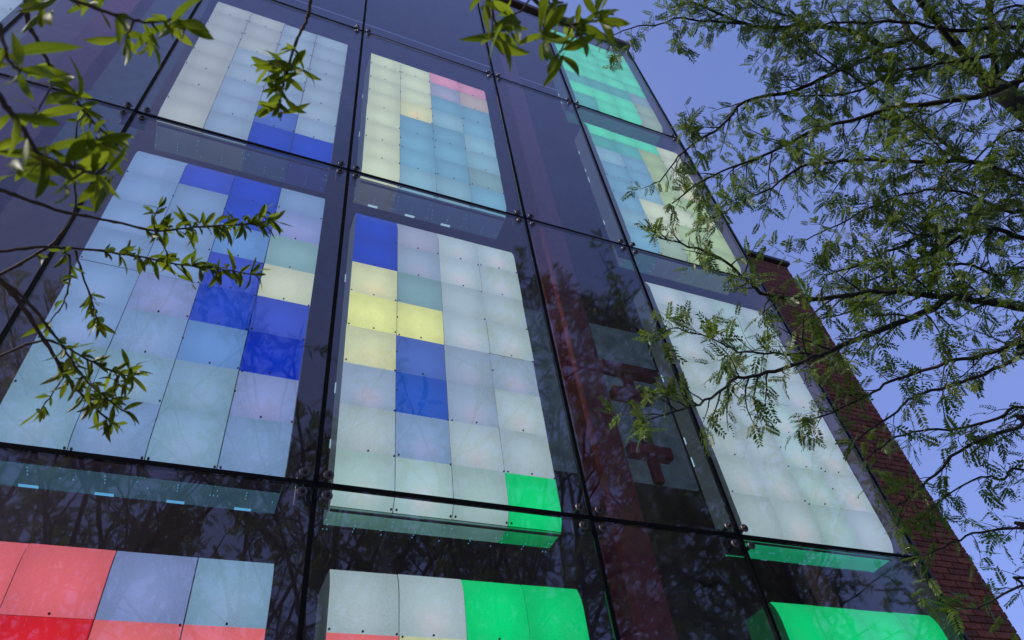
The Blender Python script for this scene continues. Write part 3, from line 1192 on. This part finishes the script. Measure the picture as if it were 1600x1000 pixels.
# crown top of the same tree, above the picture but mirrored in the glass
limbs = []
for az, el, ln in ((200, 62, 2.2), (150, 58, 2.0), (250, 50, 2.0), (100, 65, 2.0), (320, 45, 2.4), (20, 50, 2.4), (180, 80, 2.2), (170, 45, 2.2), (220, 70, 2.6), (190, 35, 2.2)):
    a, e = math.radians(az), math.radians(el)
    grow(trunk_at(r_t.uniform(6.8, 7.1)), (math.cos(a) * math.cos(e), math.sin(a) * math.cos(e), math.sin(e)), ln, 0.030, 1, fronds, twigs, limbs, r_t,
         lambda q: clear_of_building(q) and (to_pixel(q)[1] < -8 or to_pixel(q)[0] > 1605 or q[2] < 7.2), (0.10, 0.17), 1.0)
for sl, rr in limbs:
    mb = MB(); mb.tube([p - TR for p in sl], rr, 6)
    mb.build('limb', M['bark'], locust, smooth=True)
mb = MB()
for tl_, rr in twigs:
    mb.tube([p - TR for p in tl_], rr, 4)
tag(mb.build('twigs', M['bark'], locust), kind='stuff')
fill_foliage(fronds, locust, 300)
print('locust fronds', len(fronds), 'twigs', len(twigs))

# ------------------------------------------------------------------ trees across the lawn behind the viewer, mirrored in the glass
def far_tree(x, y, hgt, seed, label):
    t = empty('street_tree', (x, y, 0), label, 'tree', 'trees mirrored in the lower panes')
    b = np.array((x, y, 0.0))
    r_ = random.Random(seed)
    fr, tw, lb = [], [], []
    fork = hgt * 0.26
    pts = [b + np.array((0.08 * math.sin(k), 0.06 * math.cos(k * 1.3), fork * k / 6)) for k in range(7)]
    mb = MB(); mb.tube([p - b for p in pts], [0.20 - 0.012 * k for k in range(7)], 9)
    mb.build('trunk', M['bark'], t, smooth=True)
    for k in range(7):
        a = 2 * math.pi * k / 7 + r_.uniform(-.3, .3)
        e = math.radians(r_.uniform(38, 75))
        grow(pts[-1] - np.array((0, 0, r_.uniform(0, .6))), (math.cos(a) * math.cos(e), math.sin(a) * math.cos(e), math.sin(e)), hgt * r_.uniform(0.28, 0.36), 0.075, 2,
             fr, tw, lb, r_, lambda q: True, (0.16, 0.26), 0.6, 0.7)
    mb = MB()
    for sl, rr in lb:
        mb.tube([p - b for p in sl], rr, 5)
    mb.build('branches', M['bark'], t, smooth=True)
    mb = MB()
    for tl_, rr in tw:
        mb.tube([tl_[0] - b, tl_[len(tl_) // 2] - b, tl_[-1] - b], [rr[0], rr[len(rr) // 2], rr[-1]], 3)
    tag(mb.build('twigs', M['bark'], t), kind='stuff')
    fill_foliage(fr, t, 0)
    return len(fr)


for (x, y, hgt, sd, lab) in ((-6.4, -8.6, 13.5, 21, 'leftmost of the trees mirrored in the dark glass'),
                             (-2.0, -7.2, 13.0, 25, 'tree mirrored in the dark glass above the red light box'),
                             (1.3, -8.0, 13.5, 22, 'tree mirrored in the dark glass above the half green light box'),
                             (4.8, -7.8, 14.0, 23, 'tree mirrored below the maroon column'),
                             (8.6, -7.6, 14.0, 24, 'tree mirrored above the green light box at the right'),
                             (13.0, -8.4, 13.5, 26, 'rightmost of the trees mirrored, close to the brick wall')):
    print('far tree fronds', far_tree(x, y, hgt, sd, lab))

# ------------------------------------------------------------------ narrow-leaved tree close to the camera on the left
PT = np.array((-2.3, -4.3, 0.0))
pear = empty('narrow_leaved_tree', tuple(PT), 'narrow-leaved young tree whose twigs hang close overhead on the left', 'tree')
r_p = random.Random(9)


def leaf_mesh(seed, bend, fold, width):
    """unit-long lance-shaped leaf along +x"""
    r_ = random.Random(seed)
    n = 8
    vv, ff = [], []
    for k in range(n + 1):
        s = k / n
        w = width * (math.sin(math.pi * min(1, s * 1.0) ** 1.12) ** 0.72) * 0.5 if 0 < k < n else 0.004
        if k == 0:
            w = 0.008
        zc = -bend * s * s
        wav = 0.012 * math.sin(s * 9 + seed)
        xx = s
        vv += [(xx, -w, zc + fold * w + wav), (xx, 0, zc), (xx, w, zc + fold * w - wav)]
    for k in range(n):
        a = 3 * k
        ff += [(a, a + 1, a + 4, a + 3), (a + 1, a + 2, a + 5, a + 4)]
    # stalk and midrib
    n0 = len(vv)
    vv += [(-0.14, -0.008, 0.01), (-0.14, 0.008, 0.01), (0.02, 0.010, -0.001), (0.02, -0.010, -0.001), (0.8, 0, -bend * 0.64 - 0.004)]
    ff += [(n0, n0 + 1, n0 + 2, n0 + 3), (n0 + 3, n0 + 2, n0 + 4)]
    me = bpy.data.meshes.new('leaf')
    me.from_pydata(vv, [], ff)
    me.materials.append(M['pear_leaf'])
    me.polygons.foreach_set('use_smooth', [True] * len(me.polygons))
    return me


LEAVES = [leaf_mesh(i, b_, f_, w_) for i, (b_, f_, w_) in enumerate(((.12, .35, .26), (.30, .6, .27), (.04, .2, .23), (.55, .5, .26), (-.15, .4, .25), (.2, .9, .26), (.35, .15, .29), (.8, .6, .25), (.1, 1.2, .27)))]
leaf_list = []


def put_leaf(p, d, length, roll=None):
    p = np.asarray(p)
    rot = frame(d, roll=r_p.uniform(-1.1, 1.1) if roll is None else roll)
    leaf_list.append((p, rot, length * 0.88, r_p.randrange(len(LEAVES))))


TWIGS = [  # (pixels outward, distance at both ends, radius at both ends, leaf length m, node spacing m, start fraction, n per node)
    ([(36, -40), (41, 0), (45, 39), (58, 63), (82, 111), (102, 136), (122, 162), (153, 198), (172, 214)], 1.25, 1.30, .0052, .0020, .054, .026, .48, 2),
    ([(70, -30), (115, 0), (168, 19), (209, 31), (238, 36), (275, 30)], 1.15, 1.15, .0040, .0018, .056, .026, .10, 2),
    ([(-40, 90), (0, 153), (17, 179), (39, 206), (61, 242), (82, 252), (133, 267), (150, 272)], .95, 1.0, .0050, .0022, .056, .024, .35, 2),
    ([(-40, 280), (0, 296), (38, 310), (95, 330), (133, 337), (190, 349), (243, 361), (306, 355), (384, 350), (418, 346)], 1.6, 1.85, .0060, .0020, .060, .020, .55, 4),
    ([(-40, 400), (0, 393), (68, 386), (146, 391), (211, 400), (272, 412), (340, 420), (396, 429)], 1.65, 1.9, .0052, .0018, .056, .022, .42, 4),
    ([(-40, 455), (0, 430), (51, 401), (92, 371), (116, 330), (117, 269), (121, 189)], 1.75, 1.7, .0058, .0020, .050, .12, .30, 1),
    ([(-40, 415), (0, 439), (31, 473), (65, 524), (92, 568), (102, 588), (133, 622), (163, 650), (178, 662)], 1.7, 1.75, .0078, .0022, .054, .020, .58, 4),
    ([(-40, 405), (0, 437), (37, 466), (75, 510), (99, 544), (122, 578), (143, 602), (192, 642)], 1.65, 1.65, .0052, .0020, .054, .022, .52, 4),
    ([(-40, 575), (0, 556), (65, 532), (102, 542), (136, 561), (180, 582), (206, 588)], 1.75, 1.7, .0044, .0018, .056, .022, .58, 4),
    ([(117, 391), (129, 429), (146, 480), (152, 502)], 1.72, 1.75, .0034, .0018, .050, .018, .62, 4),
    ([(108, 398), (109, 435), (99, 473), (78, 503)], 1.72, 1.72, .0030, .0016, .048, .06, .15, 2),
    ([(492, -60), (486, 0), (478, 35), (465, 60), (448, 110), (440, 140), (437, 160)], 1.35, 1.35, .0046, .0022, .052, .018, .60, 3),
    ([(755, -40), (765, 0), (772, 30), (778, 50)], 1.15, 1.2, .0036, .0018, .060, .024, .30, 2),
    ([(800, -50), (830, -5), (860, 22), (892, 40), (935, 22)], 1.15, 1.2, .0060, .0022, .060, .026, .25, 2),
    ([(100, 588), (84, 612), (64, 640)], 1.73, 1.7, .0024, .0014, .055, .03, .6, 2),
    ([(243, 361), (240, 345), (247, 325)], 1.74, 1.74, .0022, .0014, .045, .03, .7, 3),
    ([(243, 361), (256, 385), (262, 402)], 1.74, 1.78, .0022, .0014, .045, .03, .7, 2),
    ([(0, 40), (15, 95), (30, 110)], .9, .95, .003, .0016, .062, .03, .4, 2),
]
scaf = {}
for ti, (pts, d0, d1, r0, r1, ll, sp, st, npn) in enumerate(TWIGS):
    n_ = len(pts)
    line = [ray_point(px, py, d0 + (d1 - d0) * k / (n_ - 1)) for k, (px, py) in enumerate(pts)]
    sl = gnarl(smooth_line(line, 5), 0.0012, r_p)
    rad = taper(sl, r0 * 0.72, r1 * 0.8)
    # swollen buds at the nodes
    for k in range(0, len(rad), 4):
        rad[k] *= 1.3
    mb = MB(); mb.tube([p - PT for p in sl], rad, 7)
    mb.build('branch', M['twig'], pear, smooth=True)
    tot = sum(np.linalg.norm(sl[i + 1] - sl[i]) for i in range(len(sl) - 1))
    acc, nxt = 0.0, tot * st
    for i in range(len(sl) - 1):
        s_ = np.linalg.norm(sl[i + 1] - sl[i])
        while nxt <= acc + s_:
            q = sl[i] + (sl[i + 1] - sl[i]) * ((nxt - acc) / s_)
            d = unit(sl[i + 1] - sl[i])
            for _ in range(npn + 1):
                side = unit(np.cross(d, rvec(r_p)))
                put_leaf(q, d * r_p.uniform(0.0, 0.9) + side * r_p.uniform(.5, 1.0) + np.array((0, 0, -0.15)), ll * r_p.uniform(0.42, 1.05))
            nxt += sp * r_p.uniform(0.7, 1.4)
        acc += s_
    for _ in range(4):
        d = unit(sl[-1] - sl[-3])
        put_leaf(sl[-1], d * 0.7 + rvec(r_p) * 0.75, ll * r_p.uniform(0.6, 1.1))
# extra leaf rosettes where the photograph is densest
for (px, py, dist, n_, ll) in ((150, 215, 1.15, 7, .06), (70, 235, 1.0, 6, .062), (170, 270, 1.05, 5, .06), (105, 285, 1.0, 5, .062), (25, 265, 1.05, 4, .06),
                               (55, 180, 1.15, 5, .06), (120, 150, 1.25, 6, .06), (20, 95, 1.0, 4, .066), (75, 10, 1.2, 5, .055), (140, 10, 1.2, 4, .055), (235, 62, 1.2, 5, .06),
                               (195, 55, 1.2, 4, .05), (265, 40, 1.15, 4, .068), (390, 345, 1.85, 6, .046), (345, 425, 1.85, 5, .046), (310, 350, 1.8, 5, .04), (185, 600, 1.7, 7, .05),
                               (165, 625, 1.7, 6, .05), (140, 590, 1.7, 5, .045), (448, 110, 1.35, 7, .052), (438, 150, 1.35, 6, .05), (795, 45, 1.2, 4, .058), (850, 60, 1.2, 5, .06),
                               (905, 55, 1.15, 5, .066), (865, 15, 1.15, 4, .06), (770, 55, 1.1, 5, .068), (845, 52, 1.1, 6, .07), (875, 82, 1.15, 5, .066), (930, 28, 1.15, 5, .066), (800, 25, 1.1, 5, .066), (420, 98, 1.35, 5, .052), (470, 112, 1.35, 5, .052), (440, 172, 1.35, 5, .05), (410, 328, 1.85, 5, .048), (368, 352, 1.85, 5, .046), (425, 345, 1.85, 5, .05), (300, 440, 1.85, 4, .044), (205, 575, 1.7, 5, .05), (100, 395, 1.7, 4, .045), (95, 440, 1.72, 4, .04)):
    q = ray_point(px, py, dist)
    stem_end = q + rvec(r_p) * 0.02
    for _ in range(n_):
        put_leaf(q + rvec(r_p) * 0.006, rvec(r_p) + np.array((0, 0, -0.2)), ll * r_p.uniform(0.65, 1.15))
    # short spur carrying the rosette back to the nearest twig is a part of its own
    best = None
    for (pts, d0, d1, *_r) in TWIGS:
        for k, (ax, ay) in enumerate(pts):
            w_ = ray_point(ax, ay, d0 + (d1 - d0) * k / (len(pts) - 1))
            dd = np.linalg.norm(w_ - q)
            if best is None or dd < best[0]:
                best = (dd, w_)
    if best[0] > 0.008:
        m_ = (best[1] + q) / 2 + rvec(r_p) * 0.1 * best[0]
        mb = MB(); mb.tube([best[1] - PT, m_ - PT, q - PT], [.0018, .0015, .0012], 5)
        mb.build('spur', M['twig'], pear, smooth=True)
print('near leaves', len(leaf_list))


def leaf_size(fr):
    c = R @ (fr[0] - CAM_POS)
    px, py = to_pixel(fr[0])
    return fr[2] / max(c[2], .1) if -30 < px < 1630 and -30 < py < 1030 else 0


leaf_list.sort(key=lambda f: -leaf_size(f))
for p, rot, s, var in leaf_list[:300]:
    m = Matrix([[float(rot[i, j]) for j in range(3)] for i in range(3)])
    link('leaf', LEAVES[var], pear, tuple(p - PT), m.to_euler(), (s, s, s))
if len(leaf_list) > 300:
    V, Fc = [], []
    for p, rot, s, var in leaf_list[300:]:
        me = LEAVES[var]
        co = np.array([v.co[:] for v in me.vertices])
        n0 = len(V)
        V.extend([tuple(q) for q in (co * s) @ rot.T + (p - PT)])
        Fc.extend([tuple(n0 + i for i in f.vertices) for f in me.polygons])
    me = bpy.data.meshes.new('foliage'); me.from_pydata(V, [], Fc); me.materials.append(M['pear_leaf'])
    tag(link('foliage', me, pear), kind='stuff')
# trunk behind the viewer and the scaffold limbs that carry the twigs, outside the picture
tp = [PT + np.array((0.04 * math.sin(k), 0.03 * math.cos(k), 0.42 * k)) for k in range(9)]
mb = MB(); mb.tube([p - PT for p in tp], [.085 - .006 * k for k in range(9)], 10)
mb.build('trunk', M['bark'], pear, smooth=True)
for members, hub_px in (((0, 1, 2, 17), (-330, 60)), ((3, 4, 5), (-380, 420)), ((6, 7, 8), (-380, 520)), ((11, 12, 13), (560, -420))):
    hub = ray_point(hub_px[0], hub_px[1], 1.7)
    a = tp[-1] if hub[2] > 3.0 else tp[5]
    sl = smooth_line([a, (a + hub) / 2 + np.array((0, 0, .12)), hub], 5)
    mb = MB(); mb.tube([p - PT for p in sl], taper(sl, .026, .012), 8)
    mb.build('scaffold_limb', M['bark'], pear, smooth=True)
    for ti in members:
        pts, d0 = TWIGS[ti][0], TWIGS[ti][1]
        e = ray_point(pts[0][0], pts[0][1], d0)
        sl = smooth_line([hub, (hub + e) / 2 + np.array((0, 0, .03)), e], 4)
        mb = MB(); mb.tube([p - PT for p in sl], taper(sl, .010, TWIGS[ti][3]), 7)
        mb.build('branch', M['twig'], pear, smooth=True)
